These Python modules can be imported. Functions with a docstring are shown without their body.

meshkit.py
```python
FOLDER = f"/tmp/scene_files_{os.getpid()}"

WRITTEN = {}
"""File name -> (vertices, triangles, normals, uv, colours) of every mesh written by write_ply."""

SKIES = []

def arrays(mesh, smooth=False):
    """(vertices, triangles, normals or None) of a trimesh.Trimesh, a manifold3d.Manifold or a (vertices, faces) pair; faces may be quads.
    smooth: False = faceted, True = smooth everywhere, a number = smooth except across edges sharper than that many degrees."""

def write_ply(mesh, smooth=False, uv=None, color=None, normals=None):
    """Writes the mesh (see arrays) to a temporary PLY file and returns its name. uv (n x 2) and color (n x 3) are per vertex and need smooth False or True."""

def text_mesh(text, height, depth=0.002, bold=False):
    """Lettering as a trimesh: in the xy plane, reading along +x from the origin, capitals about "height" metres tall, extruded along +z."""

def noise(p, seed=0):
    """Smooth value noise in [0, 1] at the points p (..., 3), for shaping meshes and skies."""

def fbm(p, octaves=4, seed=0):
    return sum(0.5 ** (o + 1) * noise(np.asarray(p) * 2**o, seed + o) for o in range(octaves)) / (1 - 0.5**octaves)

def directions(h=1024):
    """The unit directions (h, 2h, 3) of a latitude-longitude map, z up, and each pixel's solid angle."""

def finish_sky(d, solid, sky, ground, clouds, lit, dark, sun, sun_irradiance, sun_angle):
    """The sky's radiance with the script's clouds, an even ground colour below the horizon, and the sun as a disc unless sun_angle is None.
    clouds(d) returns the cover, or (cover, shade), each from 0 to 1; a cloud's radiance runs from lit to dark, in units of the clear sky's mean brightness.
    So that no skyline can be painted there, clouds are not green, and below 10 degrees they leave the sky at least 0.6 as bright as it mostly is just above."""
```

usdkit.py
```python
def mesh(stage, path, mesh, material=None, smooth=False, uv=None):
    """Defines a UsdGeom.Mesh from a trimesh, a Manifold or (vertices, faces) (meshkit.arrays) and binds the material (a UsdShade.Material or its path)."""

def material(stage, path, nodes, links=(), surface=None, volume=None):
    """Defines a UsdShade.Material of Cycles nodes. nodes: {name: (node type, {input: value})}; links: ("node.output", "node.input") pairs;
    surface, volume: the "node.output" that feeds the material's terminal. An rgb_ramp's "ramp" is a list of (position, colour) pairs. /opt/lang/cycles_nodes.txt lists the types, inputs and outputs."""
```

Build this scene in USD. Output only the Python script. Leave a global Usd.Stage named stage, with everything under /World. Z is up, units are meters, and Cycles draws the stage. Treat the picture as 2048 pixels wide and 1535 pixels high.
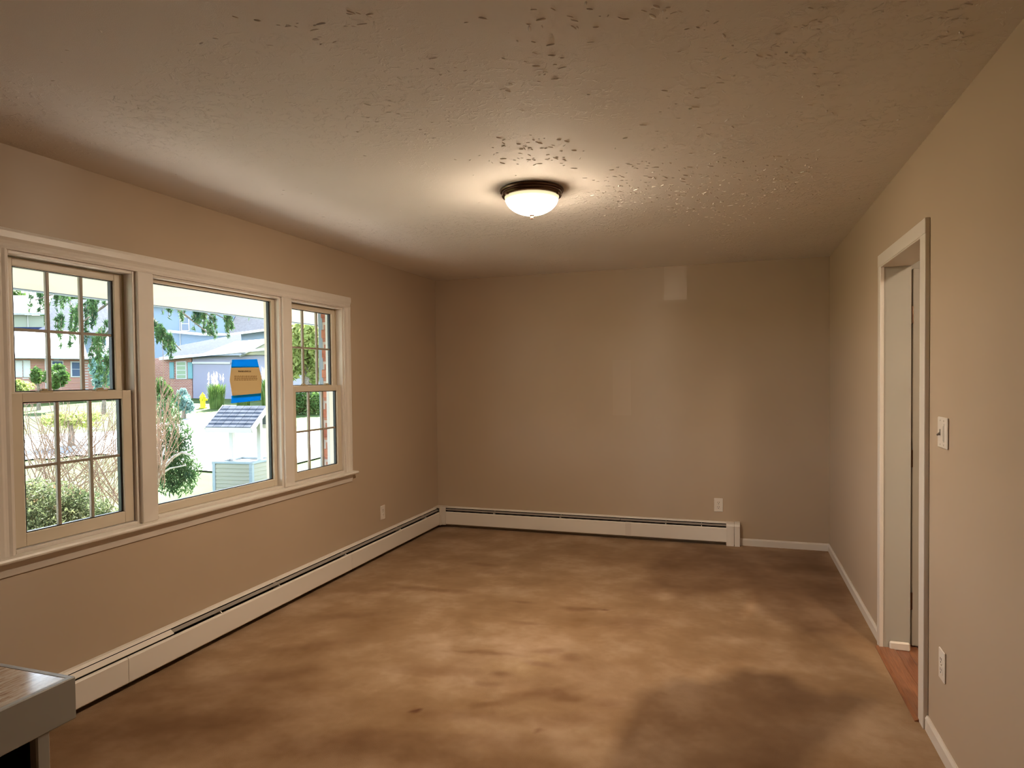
import math, random
import numpy as np, trimesh
import usdkit, meshkit
from pxr import Usd, UsdGeom, UsdLux, UsdShade, Gf, Sdf
from shapely.geometry import Polygon, Point
import shapely

stage = Usd.Stage.CreateInMemory()
UsdGeom.SetStageUpAxis(stage, 'Z'); UsdGeom.SetStageMetersPerUnit(stage, 1.0)
UsdGeom.Xform.Define(stage, '/World'); UsdGeom.Scope.Define(stage, '/World/Looks')
random.seed(7); RNG = np.random.default_rng(7)

# ------------------------------------------------------------------ camera
CX, CZ, YAW, PITCH, ROLL, FPX, OY = 2.7561633, 1.4441866, 0.32177734, -0.02434321, -0.01084057, 1323.21207, 20.07
W, D, H = 3.5055, 5.9252, 2.40
YB = -3.20                                   # wall behind the camera
fwd = np.array([-math.sin(YAW)*math.cos(PITCH), math.cos(YAW)*math.cos(PITCH), math.sin(PITCH)])
rgt0 = np.array([math.cos(YAW), math.sin(YAW), 0.0]); up0 = np.cross(rgt0, fwd)
rgt = math.cos(ROLL)*rgt0 + math.sin(ROLL)*up0
up = -math.sin(ROLL)*rgt0 + math.cos(ROLL)*up0
CAM = np.array([CX, 0.0, CZ])
cam = UsdGeom.Camera.Define(stage, '/World/camera')
m = Gf.Matrix4d(*rgt, 0, *up, 0, *(-fwd), 0, *CAM, 1)
cam.AddTransformOp().Set(m)
APX = 36.0
cam.CreateHorizontalApertureAttr(APX); cam.CreateVerticalApertureAttr(APX*1535/2048)
cam.CreateFocalLengthAttr(FPX/2048*APX)
cam.CreateVerticalApertureOffsetAttr(OY/2048*APX)
cam.CreateClippingRangeAttr(Gf.Vec2f(0.05, 500))
cam.CreateExposureAttr(1.12)

# ------------------------------------------------------------------ light
SUN_AZ, SUN_EL = math.radians(118), math.radians(41)          # azimuth from +x, counter-clockwise
SKY_GAIN, SUN_GAIN, LAMP = 17.0, 68000.0, 165.0
dome = UsdLux.DomeLight.Define(stage, '/World/sky')
dome.CreateIntensityAttr(1.0)
sd = (math.cos(SUN_AZ)*math.cos(SUN_EL), math.sin(SUN_AZ)*math.cos(SUN_EL), math.sin(SUN_EL))
sky = usdkit.material(stage, '/World/Looks/sky', {
    's': ('sky_texture', {'sky_type': 'hosek_wilkie', 'sun_direction': sd, 'turbidity': 3.0, 'ground_albedo': 0.3, 'sun_disc': False}),
    'h': ('hsv', {'saturation': .55}), 'b': ('background_shader', {'strength': SKY_GAIN})}, [('s.color', 'h.color'), ('h.color', 'b.color')], surface='b.background')
UsdShade.MaterialBindingAPI.Apply(dome.GetPrim()).Bind(sky)
sun = UsdLux.DistantLight.Define(stage, '/World/sun')
sun.CreateAngleAttr(0.6); sun.CreateIntensityAttr(SUN_GAIN); sun.CreateColorAttr(Gf.Vec3f(1.0, 0.95, 0.86))
sun.AddRotateXYZOp().Set(Gf.Vec3f(0, 90-math.degrees(SUN_EL), math.degrees(SUN_AZ)))

# ------------------------------------------------------------------ helpers
def ray(px, py): return fwd + rgt*(px-1024)/FPX - up*(py-767.5-OY)/FPX
def hit(px, py, axis, v):
    d = ray(px, py); return CAM + d*((v-CAM[axis])/d[axis])
def at(px, py, dist):                        # the point seen there at a horizontal distance
    d = ray(px, py); return CAM + d*(dist/math.hypot(d[0], d[1]))

USED = {}
def pathname(parent, name):
    key = f'{parent}/{name}'; n = USED.get(key, 0); USED[key] = n+1
    return key if n == 0 else f'{key}_{n:03d}'
def cat_meshes(ms):
    ms = [x for x in ms if x is not None and len(x.faces)]
    return ms[0] if len(ms) == 1 else trimesh.util.concatenate(ms)
def tag(prim, label=None, cat=None, group=None, kind=None):
    p = prim.GetPrim() if hasattr(prim, 'GetPrim') else prim
    for k, v in (('label', label), ('category', cat), ('group', group), ('kind', kind)):
        if v: p.SetCustomDataByKey(k, v)
    return p
def obj(name, mesh, mat, parent='/World', smooth=False, label=None, kind=None):
    if isinstance(mesh, (list, tuple)) and len(mesh) and hasattr(mesh[0], 'faces'): mesh = cat_meshes(mesh)
    parent = str(parent.GetPath()) if hasattr(parent, 'GetPath') else parent
    mm = usdkit.mesh(stage, pathname(parent, name), mesh, M[mat], smooth=smooth)
    tag(mm, label, None, None, kind)
    return mm.GetPrim()
def thing(name, label, cat, group=None, kind=None, loc=None, rz=0):
    x = UsdGeom.Xform.Define(stage, pathname('/World', name))
    if loc is not None:
        x.AddTranslateOp().Set(Gf.Vec3d(*map(float, loc)))
        if rz: x.AddRotateZOp().Set(float(rz))
    return tag(x, label, cat, group, kind)
def dup(src, label, loc, rz=0, group=None):
    name = src.GetName().rstrip('0123456789').rstrip('_') if src.GetName()[-1].isdigit() else src.GetName()
    x = UsdGeom.Xform.Define(stage, pathname('/World', name))
    x.AddTranslateOp().Set(Gf.Vec3d(*map(float, loc)))
    x.AddRotateZOp().Set(float(rz))
    r = x.GetPrim(); r.GetReferences().AddInternalReference(src.GetPath()); r.SetInstanceable(True)
    return tag(r, label, src.GetCustomDataByKey('category'), group)

def box(x0, x1, y0, y1, z0, z1):
    b = trimesh.creation.box([x1-x0, y1-y0, z1-z0]); b.apply_translation([(x0+x1)/2, (y0+y1)/2, (z0+z1)/2]); return b
def cbox(x0, x1, y0, y1, z0, z1, c=0.002):    # a box with chamfered edges
    c = min(c, (x1-x0)/2.5, (y1-y0)/2.5, (z1-z0)/2.5); pts = []
    for X, sx in ((x0, 1), (x1, -1)):
        for Y, sy in ((y0, 1), (y1, -1)):
            for Z, sz in ((z0, 1), (z1, -1)):
                pts += [(X, Y+sy*c, Z+sz*c), (X+sx*c, Y, Z+sz*c), (X+sx*c, Y+sy*c, Z)]
    return trimesh.convex.convex_hull(np.array(pts))
def extr(poly, length, axis='y', at0=0.0, map2=None):
    """Extrudes a 2-D outline [(a,b)...]. axis y: (a,b)->(x,z) swept in y; axis x: (a,b)->(y,z); axis z: (a,b)->(x,y)."""
    e = trimesh.creation.extrude_polygon(Polygon(poly), length, engine='earcut'); v = e.vertices.copy()
    if axis == 'y': nv = np.c_[v[:, 0], at0+v[:, 2], v[:, 1]]
    elif axis == 'x': nv = np.c_[at0+v[:, 2], v[:, 0], v[:, 1]]
    else: nv = np.c_[v[:, 0], v[:, 1], at0+v[:, 2]]
    e = trimesh.Trimesh(nv, e.faces, process=False); e.fix_normals(); return e
def lathe(profile, n=64, loc=(0, 0, 0)):
    r = trimesh.creation.revolve(np.array(profile, float), sections=n); r.apply_translation(loc); r.fix_normals(); return r
def tube(pts, radii, n=6):
    pts = np.asarray(pts, float); radii = np.broadcast_to(np.asarray(radii, float), (len(pts),))
    t = np.gradient(pts, axis=0); t /= np.linalg.norm(t, axis=1)[:, None]+1e-12
    ref = np.array([0.0, 0, 1]) if abs(t[0][2]) < .9 else np.array([1.0, 0, 0])
    a = np.cross(t, ref); a /= np.linalg.norm(a, axis=1)[:, None]+1e-12; b = np.cross(t, a)
    th = np.arange(n)*2*math.pi/n
    v = (pts[:, None]+radii[:, None, None]*(np.cos(th)[None, :, None]*a[:, None]+np.sin(th)[None, :, None]*b[:, None])).reshape(-1, 3)
    f = []
    for i in range(len(pts)-1):
        for k in range(n):
            p, q = i*n+k, i*n+(k+1) % n; f += [(p, q, q+n), (p, q+n, p+n)]
    v = np.vstack([v, pts[0], pts[-1]]); e = len(v)
    for k in range(n): f += [(e-2, (k+1) % n, k), (e-1, (len(pts)-1)*n+k, (len(pts)-1)*n+(k+1) % n)]
    return trimesh.Trimesh(v, np.array(f), process=False)
def prism(base, offset):                      # a convex outline of 3-D points and its copy moved by offset
    b = np.asarray(base, float); return trimesh.convex.convex_hull(np.vstack([b, b+np.asarray(offset, float)]))
def leaves(centers, n, size, rng, aspect=.45, up_bias=0.0, droop=None):
    """n small folded leaf blades scattered round the centres [(x,y,z,radius_xy,radius_z)...]."""
    c = np.asarray(centers, float); w = c[:, 3]**2*c[:, 4]; k = rng.choice(len(c), n, p=w/w.sum())
    d = rng.normal(size=(n, 3)); d /= np.linalg.norm(d, axis=1)[:, None]; d *= (rng.uniform(0, 1, n)**.45)[:, None]
    p = c[k, :3]+d*np.c_[c[k, 3], c[k, 3], c[k, 4]]
    a = rng.normal(size=(n, 3)); a[:, 2] += up_bias; a /= np.linalg.norm(a, axis=1)[:, None]
    b = np.cross(a, rng.normal(size=(n, 3))); b /= np.linalg.norm(b, axis=1)[:, None]+1e-9; c2 = np.cross(a, b)
    s = size*rng.uniform(.6, 1.4, n)[:, None]
    v = np.stack([p-a*s*.5, p+b*s*aspect*.5+c2*s*.08, p+a*s*.5, p-b*s*aspect*.5+c2*s*.08], 1).reshape(-1, 3)
    i = np.arange(n)[:, None]*4
    return trimesh.Trimesh(v, np.vstack([i+[0, 1, 2], i+[0, 2, 3]]), process=False)
def blades(base, n, spread, h, rng, width=.012, lean=.5):
    """Arching grass blades from a tuft's base."""
    vs, fs = [], []
    for i in range(n):
        a = rng.uniform(0, 2*math.pi); r = spread*math.sqrt(rng.uniform()); hh = h*rng.uniform(.6, 1.05); l = lean*rng.uniform(.2, 1)*hh
        p0 = np.array(base)+[r*math.cos(a), r*math.sin(a), 0]; o = np.array([math.cos(a), math.sin(a), 0]); s = np.array([-math.sin(a), math.cos(a), 0])*width
        q = [p0, p0+o*l*.25+[0, 0, hh*.55], p0+o*l*.6+[0, 0, hh*.9], p0+o*l+[0, 0, hh]]; k = len(vs)
        vs += [q[0]-s, q[0]+s, q[1]-s, q[1]+s, q[2]-s*.7, q[2]+s*.7, q[3]]
        fs += [(k, k+1, k+3), (k, k+3, k+2), (k+2, k+3, k+5), (k+2, k+5, k+4), (k+4, k+5, k+6)]
    return trimesh.Trimesh(np.array(vs), np.array(fs), process=False)

# ------------------------------------------------------------------ materials
M = {}
def L(name): return f'/World/Looks/{name}'
def plain(name, col, rough=.5, spec=.5, metal=0.0, **kw):
    M[name] = usdkit.material(stage, L(name), {'p': ('principled_bsdf', {'base_color': col, 'roughness': rough, 'specular_ior_level': spec, 'metallic': metal, **kw})}, [], surface='p.BSDF')
def mottled(name, c1, c2, scale=8, rough=.5, spec=.5, detail=4, bump=0.0, bscale=200, bdist=.001, space='geometry.position', metal=0.0, lo=.35, hi=.65, stretch=(1, 1, 1)):
    n = {'g': ('geometry', {}), 'mp': ('mapping', {'scale': stretch}), 'n': ('noise_texture', {'scale': scale, 'detail': detail, 'roughness': .55}),
         'r': ('rgb_ramp', {'ramp': [(lo, c1), (hi, c2)]}), 'p': ('principled_bsdf', {'roughness': rough, 'specular_ior_level': spec, 'metallic': metal})}
    l = [('g.position', 'mp.vector'), ('mp.vector', 'n.vector'), ('n.fac', 'r.fac'), ('r.color', 'p.base_color')]
    if bump:
        n['bn'] = ('noise_texture', {'scale': bscale, 'detail': 3}); n['b'] = ('bump', {'strength': bump, 'distance': bdist})
        l += [('mp.vector', 'bn.vector'), ('bn.fac', 'b.height'), ('b.normal', 'p.normal')]
    M[name] = usdkit.material(stage, L(name), n, l, surface='p.BSDF')
def leafmat(name, c1, c2, trans=.35, scale=3):
    M[name] = usdkit.material(stage, L(name), {
        'g': ('geometry', {}), 'n': ('noise_texture', {'scale': scale, 'detail': 3}), 'w': ('rgb_ramp', {'ramp': [(.3, c1), (.7, c2)]}),
        'd': ('principled_bsdf', {'roughness': .6, 'specular_ior_level': .25}), 't': ('translucent_bsdf', {}), 'm': ('mix_closure', {'fac': trans})},
        [('g.position', 'n.vector'), ('n.fac', 'w.fac'), ('w.color', 'd.base_color'), ('w.color', 't.color'), ('d.BSDF', 'm.closure1'), ('t.BSDF', 'm.closure2')], surface='m.closure')

WALL1, WALL2 = (.452, .345, .243), (.472, .361, .255)
M['wall_paint'] = usdkit.material(stage, L('wall_paint'), {           # rolled eggshell paint: the roller's vertical nap draws reflections out upright
    'g': ('geometry', {}), 'n': ('noise_texture', {'scale': 1.3, 'detail': 4}), 'r': ('rgb_ramp', {'ramp': [(.35, WALL1), (.65, WALL2)]}),
    't': ('tangent', {'direction_type': 'radial', 'axis': 'z'}), 'p': ('principled_bsdf', {'roughness': .46, 'specular_ior_level': .38, 'anisotropic': .92, 'anisotropic_rotation': .25})},
    [('g.position', 'n.vector'), ('n.fac', 'r.fac'), ('r.color', 'p.base_color'), ('t.tangent', 'p.tangent')], surface='p.BSDF')
plain('patch_paint', (.482, .372, .268), .36, .4)
plain('trim_paint', (.66, .59, .51), .38, .45)
plain('sash_paint', (.60, .51, .385), .42, .4)
plain('track_paint', (.42, .33, .20), .5, .3)
plain('heater_paint', (.73, .66, .575), .35, .45)
plain('heater_slot', (.035, .03, .026), .6, .2)
plain('damper_paint', (.30, .26, .22), .45, .4)
plain('plate_plastic', (.74, .66, .57), .3, .5)
plain('slot_dark', (.05, .04, .035), .6, .2)
plain('spacer_dark', (.012, .013, .016), .35, .4)
plain('muntin_paint', (.30, .25, .19), .45, .4)
plain('screw_metal', (.55, .5, .42), .35, .5, 1.0)
plain('hall_paint', (.40, .37, .31), .5, .35)
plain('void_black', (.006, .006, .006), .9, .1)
M['glass'] = usdkit.material(stage, L('glass'), {
    'lw': ('layer_weight', {'blend': .5}), 'pw': ('math', {'math_type': 'power', 'value2': 5.0}), 'ma': ('math', {'math_type': 'multiply_add', 'value2': .6, 'value3': .03}),
    't': ('transparent_bsdf', {'color': (.985, .995, .99)}), 'g': ('glossy_bsdf', {'color': (1, 1, 1), 'roughness': .01}), 'm': ('mix_closure', {})},
    [('lw.facing', 'pw.value1'), ('pw.value', 'ma.value1'), ('ma.value', 'm.fac'), ('t.BSDF', 'm.closure1'), ('g.BSDF', 'm.closure2')], surface='m.closure')
# ceiling: painted stomp texture, fine relief between the ridges that are built
M['ceiling_paint'] = usdkit.material(stage, L('ceiling_paint'), {
    'g': ('geometry', {}), 'n1': ('noise_texture', {'scale': 26, 'detail': 5, 'roughness': .6, 'distortion': 1.2}),
    'n2': ('noise_texture', {'scale': 1.1, 'detail': 2}), 'mr': ('map_range', {'from_min': .42, 'from_max': .66, 'to_min': 0.0, 'to_max': 1.0, 'clamp': True}),
    'th': ('map_range', {'from_min': .52, 'from_max': .68, 'clamp': True}), 'mu': ('math', {'math_type': 'multiply'}),
    'n3': ('noise_texture', {'scale': 300, 'detail': 2}), 'ad': ('math', {'math_type': 'multiply_add', 'value2': .12}),
    'b': ('bump', {'strength': .6, 'distance': .007}), 'cn': ('noise_texture', {'scale': .9, 'detail': 3}),
    'r': ('rgb_ramp', {'ramp': [(.3, (.71, .65, .59)), (.7, (.77, .71, .65))]}),
    'p': ('principled_bsdf', {'roughness': .8, 'specular_ior_level': .12})},
    [('g.position', 'n1.vector'), ('g.position', 'n2.vector'), ('g.position', 'n3.vector'), ('g.position', 'cn.vector'), ('n1.fac', 'th.value'), ('n2.fac', 'mr.value'),
     ('th.result', 'mu.value1'), ('mr.result', 'mu.value2'), ('n3.fac', 'ad.value1'), ('mu.value', 'ad.value3'), ('ad.value', 'b.height'), ('b.normal', 'p.normal'),
     ('cn.fac', 'r.fac'), ('r.color', 'p.base_color')], surface='p.BSDF')
# carpet: worn plush pile, stains and painted light and shade come from the floor mesh's own primvar
M['carpet'] = usdkit.material(stage, L('carpet'), {
    'g': ('geometry', {}), 'a': ('attribute', {'attribute': 'stain'}),
    'n': ('noise_texture', {'scale': 2.2, 'detail': 6, 'roughness': .62}), 'r': ('rgb_ramp', {'ramp': [(.30, (.225, .124, .055)), (.5, (.312, .190, .10)), (.68, (.43, .29, .18))]}),
    'f': ('noise_texture', {'scale': 420, 'detail': 2}), 'fr': ('map_range', {'from_min': .3, 'from_max': .7, 'to_min': .80, 'to_max': 1.12}),
    'm1': ('mix', {'mix_type': 'multiply', 'fac': 1.0}), 'm2': ('mix', {'mix_type': 'multiply', 'fac': 1.0}), 'b': ('bump', {'strength': .5, 'distance': .004}),
    'p': ('principled_bsdf', {'roughness': .95, 'specular_ior_level': .12, 'sheen_weight': .12, 'sheen_roughness': .5, 'sheen_tint': (.9, .8, .7)})},
    [('g.position', 'n.vector'), ('g.position', 'f.vector'), ('n.fac', 'r.fac'), ('f.fac', 'fr.value'), ('r.color', 'm1.color1'), ('a.color', 'm1.color2'),
     ('m1.color', 'm2.color1'), ('fr.result', 'm2.color2'), ('f.fac', 'b.height'), ('b.normal', 'p.normal'), ('m2.color', 'p.base_color')], surface='p.BSDF')
for i, c in enumerate([((.20, .075, .032), (.30, .12, .052)), ((.23, .09, .04), (.34, .15, .068)), ((.17, .06, .027), (.26, .10, .045))]):
    mottled(f'hall_wood_{i}', c[0], c[1], scale=9, rough=.32, spec=.5, stretch=(14, 1, 1))
plain('bronze', (.10, .055, .032), .28, .5, .85)
plain('finial_metal', (.09, .04, .02), .6, .3, .0)
M['lamp_glass'] = usdkit.material(stage, L('lamp_glass'), {                        # the bulbs hang low: the bowl glows less towards its rim
    'g': ('geometry', {}), 'sx': ('separate_xyz', {}), 'z': ('map_range', {'from_min': H-.034, 'from_max': H-.100, 'clamp': True}),
    'r': ('rgb_ramp', {'ramp': [(0, (.0020, .0017, .0009)), (.3, (.0036, .0031, .0019)), (.5, (.05, .042, .03)), (.75, (.38, .31, .23)), (1, (1.0, .82, .63))]}), 'e': ('emission', {'strength': LAMP})},
    [('g.position', 'sx.vector'), ('sx.z', 'z.value'), ('z.result', 'r.fac'), ('r.color', 'e.color')], surface='e.emission')
# console table
plain('console_paint', (.30, .285, .255), .45, .4)
M['console_top'] = usdkit.material(stage, L('console_top'), {  # pale streaks in the colour imitate the window reflected in the top
    'g': ('geometry', {}), 'mp': ('mapping', {'scale': (40, 8, 1)}), 'n': ('noise_texture', {'scale': 1.6, 'detail': 6, 'roughness': .7, 'distortion': .5}),
    'r': ('rgb_ramp', {'ramp': [(.36, (.20, .10, .05)), (.46, (.42, .31, .22)), (.60, (.60, .52, .43))]}), 'p': ('principled_bsdf', {'roughness': .14, 'specular_ior_level': .7})},
    [('g.position', 'mp.vector'), ('mp.vector', 'n.vector'), ('n.fac', 'r.fac'), ('r.color', 'p.base_color')], surface='p.BSDF')
# paper notice
plain('notice_paper', (.60, .36, .13), .7, .2, subsurface_weight=0.0)
M['notice_paper'] = usdkit.material(stage, L('notice_paper_thin'), {'d': ('diffuse_bsdf', {'color': (.62, .47, .27)}), 't': ('translucent_bsdf', {'color': (.66, .50, .28)}), 'm': ('mix_closure', {'fac': .34})},
    [('d.BSDF', 'm.closure1'), ('t.BSDF', 'm.closure2')], surface='m.closure')
plain('ink', (.16, .10, .05), .8, .1); plain('ink_pale', (.36, .23, .10), .8, .1)
M['tape_blue'] = usdkit.material(stage, L('tape_blue'), {'d': ('diffuse_bsdf', {'color': (.01, .33, .75)}), 't': ('translucent_bsdf', {'color': (.005, .40, .85)}), 'm': ('mix_closure', {'fac': .6})},
    [('d.BSDF', 'm.closure1'), ('t.BSDF', 'm.closure2')], surface='m.closure')
# outdoors
plain('soffit_paint', (.53, .505, .48), .6, .3)
plain('outside_white', (.50, .50, .49), .5, .4)
plain('shutter_paint', (.20, .25, .30), .5, .4)
mottled('grass', (.035, .072, .020), (.085, .125, .040), scale=.9, rough=.9, spec=.1)
mottled('concrete', (.46, .43, .39), (.54, .51, .47), scale=3, rough=.9, spec=.2)
mottled('asphalt', (.22, .22, .23), (.28, .275, .285), scale=2, rough=.9, spec=.2)
for i, c in enumerate([(.36, .13, .085), (.30, .105, .07), (.42, .17, .11)]): mottled(f'brick_{i}', tuple(.8*v for v in c), c, scale=30, rough=.9, spec=.15)
plain('mortar', (.40, .36, .32), .95, .1)
M['far_brick'] = usdkit.material(stage, L('far_brick'), {'g': ('geometry', {}), 'vr': ('vector_rotate', {'rotate_type': 'x_axis', 'angle': 1.5708}), 'b': ('brick_texture', {'color1': (.30, .12, .085), 'color2': (.37, .16, .11), 'mortar': (.4, .34, .3), 'scale': 1.0, 'brick_width': .22, 'row_height': .075, 'mortar_size': .010}),
    'p': ('principled_bsdf', {'roughness': .9, 'specular_ior_level': .1})}, [('g.position', 'vr.vector'), ('vr.vector', 'b.vector'), ('b.color', 'p.base_color')], surface='p.BSDF')
mottled('roof_blue', (.010, .022, .065), (.02, .036, .09), scale=6, rough=.9, spec=.1)  # dark blue carries the shade of the slopes away from the sun
mottled('roof_pale', (.24, .255, .30), (.32, .335, .38), scale=6, rough=.85, spec=.2)  # paleness carries the sunlight on the roof slopes
mottled('roof_grey', (.035, .045, .07), (.06, .075, .10), scale=5, rough=.9, spec=.1)
plain('siding_blue', (.19, .25, .33), .6, .3)
plain('siding_green', (.22, .25, .19), .6, .3)
plain('siding_lavender', (.27, .265, .335), .6, .3)
plain('siding_cream', (.34, .33, .23), .6, .3)
plain('teal_paint', (.14, .30, .32), .5, .3)
plain('pane_dark', (.05, .08, .13), .1, .6)
plain('pane_green', (.25, .34, .22), .2, .6)
plain('well_blue', (.27, .33, .385), .6, .3)
plain('well_cream', (.31, .31, .255), .6, .3)
mottled('shingle', (.055, .07, .10), (.10, .115, .145), scale=7, rough=.9, spec=.1)
plain('hydrant_yellow', (.75, .62, .02), .4, .4)
mottled('bark', (.14, .11, .085), (.25, .21, .17), scale=12, rough=.95, spec=.1)
mottled('bark_pale', (.34, .30, .26), (.50, .46, .41), scale=14, rough=.95, spec=.1)
plain('twig', (.26, .19, .15), .9, .1)
leafmat('needle_dark', (.025, .065, .035), (.10, .19, .06))
leafmat('needle_blue', (.10, .19, .17), (.20, .32, .28))
leafmat('leaf_green', (.035, .085, .02), (.11, .19, .045))
leafmat('leaf_bright', (.16, .23, .05), (.42, .44, .15), trans=.5)
leafmat('leaf_brown', (.14, .13, .08), (.30, .20, .11))
leafmat('leaf_hedge', (.07, .11, .05), (.20, .22, .11))
leafmat('plume', (.62, .56, .42), (.75, .70, .56))
leafmat('grass_blade', (.05, .11, .02), (.14, .22, .05))

# ------------------------------------------------------------------ room shell
T = .12                                            # wall thickness
WY0, WY1, WZ0, WZ1 = 1.875, 4.30, .75, 1.985       # window opening in the left wall
obj_ = obj
def struct(name, mesh, mat, label, cat, smooth=False): return tag(obj(name, mesh, mat, smooth=smooth), label, cat, None, 'structure')
struct('wall_left', [box(-T, 0, YB, WY0, 0, H), box(-T, 0, WY1, D, 0, H), box(-T, 0, WY0, WY1, 0, WZ0), box(-T, 0, WY0, WY1, WZ1, H)], 'wall_paint', 'tan painted wall around the triple window', 'wall')
struct('wall_far', box(-T, W+.13, D, D+T, 0, H), 'wall_paint', 'tan painted far wall with faint sheen patches', 'wall')
DY0, DY1, DZ = 3.098, 3.904, 2.017                 # doorway in the right wall
TR = .125
struct('wall_right', [box(W, W+TR, YB, DY0, 0, H), box(W, W+TR, DY1, D, 0, H), box(W, W+TR, DY0, DY1, DZ, H)], 'wall_paint', 'tan painted wall pierced by the cased doorway', 'wall')
struct('wall_back', box(-T, W+TR, YB-T, YB, 0, H), 'wall_paint', 'tan painted wall behind the viewer', 'wall')

# ceiling with plaster ridges
ce = thing('ceiling', 'off-white ceiling with stomped plaster texture', 'ceiling', kind='structure')
obj('ceiling_slab', box(-T, W+TR, YB-T, D+T, H, H+.12), 'ceiling_paint', ce)
rng = np.random.default_rng(11); ridges = []
ico = trimesh.creation.icosphere(1)
def ridge(x, y, s):
    v = ico.vertices*[s*rng.uniform(.8, 2.4), s*rng.uniform(.35, .8), s*rng.uniform(.30, .60)]
    v = v*(1+.35*(meshkit.noise(v/s*1.7+rng.uniform(0, 99), 3)-.5)[:, None])
    a = rng.uniform(0, math.pi) if rng.uniform() < .5 else rng.normal(.6, .4); c, t = math.cos(a), math.sin(a)
    v = v@np.array([[c, t, 0], [-t, c, 0], [0, 0, 1]]); ridges.append(trimesh.Trimesh(v+[x, y, H], ico.faces, process=False))
clusters = [(640, 70, 90, 22, 14), (1090, 110, 60, 60, 16), (1150, 30, 130, 25, 16), (1020, 175, 14, 8, 3), (1300, 20, 60, 20, 10), (1600, 100, 80, 60, 18), (1920, 60, 90, 40, 30), (1480, 95, 150, 70, 22),
            (1340, 380, 120, 40, 150), (1240, 385, 50, 40, 60), (1560, 350, 130, 50, 130), (1430, 425, 90, 30, 80), (1480, 380, 160, 50, 120), (1650, 380, 60, 50, 24), (1290, 330, 60, 12, 14), (1060, 290, 100, 16, 34), (1080, 320, 70, 12, 30),
            (760, 200, 70, 40, 8), (900, 150, 60, 30, 8), (1400, 240, 200, 60, 26), (1700, 220, 100, 80, 24), (720, 30, 30, 10, 5), (820, 250, 200, 30, 8), (500, 60, 200, 40, 10), (1800, 20, 140, 15, 12)]
for px, py, sx, sy, n in clusters:
    for _ in range(n):
        p = hit(np.clip(rng.normal(px, sx*.6), 5, 2040), np.clip(rng.normal(py, sy*.6), -30, 470), 2, H)
        if .1 < p[0] < W-.08 and YB < p[1] < D-.1 and math.hypot(p[0]-1.79, p[1]-3.25) > .18: ridge(p[0], p[1], rng.uniform(.0035, .0075))
for _ in range(420): ridge(rng.uniform(.1, W-.1), rng.uniform(YB, D-.1), rng.uniform(.002, .005))
ridges = [r for r in ridges if math.hypot(r.centroid[0]-1.79, r.centroid[1]-3.25) > .185]
obj('plaster_ridge', ridges, 'ceiling_paint', ce, smooth=True, kind='stuff')

# carpeted floor with its stains and painted light and shade
NX, NYF = 176, 456
gx, gy = np.meshgrid(np.linspace(-.02, W+.002, NX), np.linspace(YB, D, NYF), indexing='ij')
P2 = np.c_[gx.ravel(), gy.ravel()]
def warp(p, amp, sc, seed): q = np.c_[p*sc, np.full(len(p), seed*7.3)]; return p+amp*np.c_[meshkit.fbm(q, 4, seed)-.5, meshkit.fbm(q+31.7, 4, seed+9)-.5]*2
def floor_poly(pts): return Polygon([tuple(hit(x, y, 2, 0)[:2]) for x, y in pts]).buffer(0)
def soft(poly, p, w):
    pts = shapely.points(p[:, 0], p[:, 1]); d = shapely.distance(poly, pts); di = shapely.distance(poly.boundary, pts); s = np.where(d > 0, -d, di)
    return np.clip(s/w*.5+.5, 0, 1)
stain = np.ones((len(P2), 3))
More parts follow.
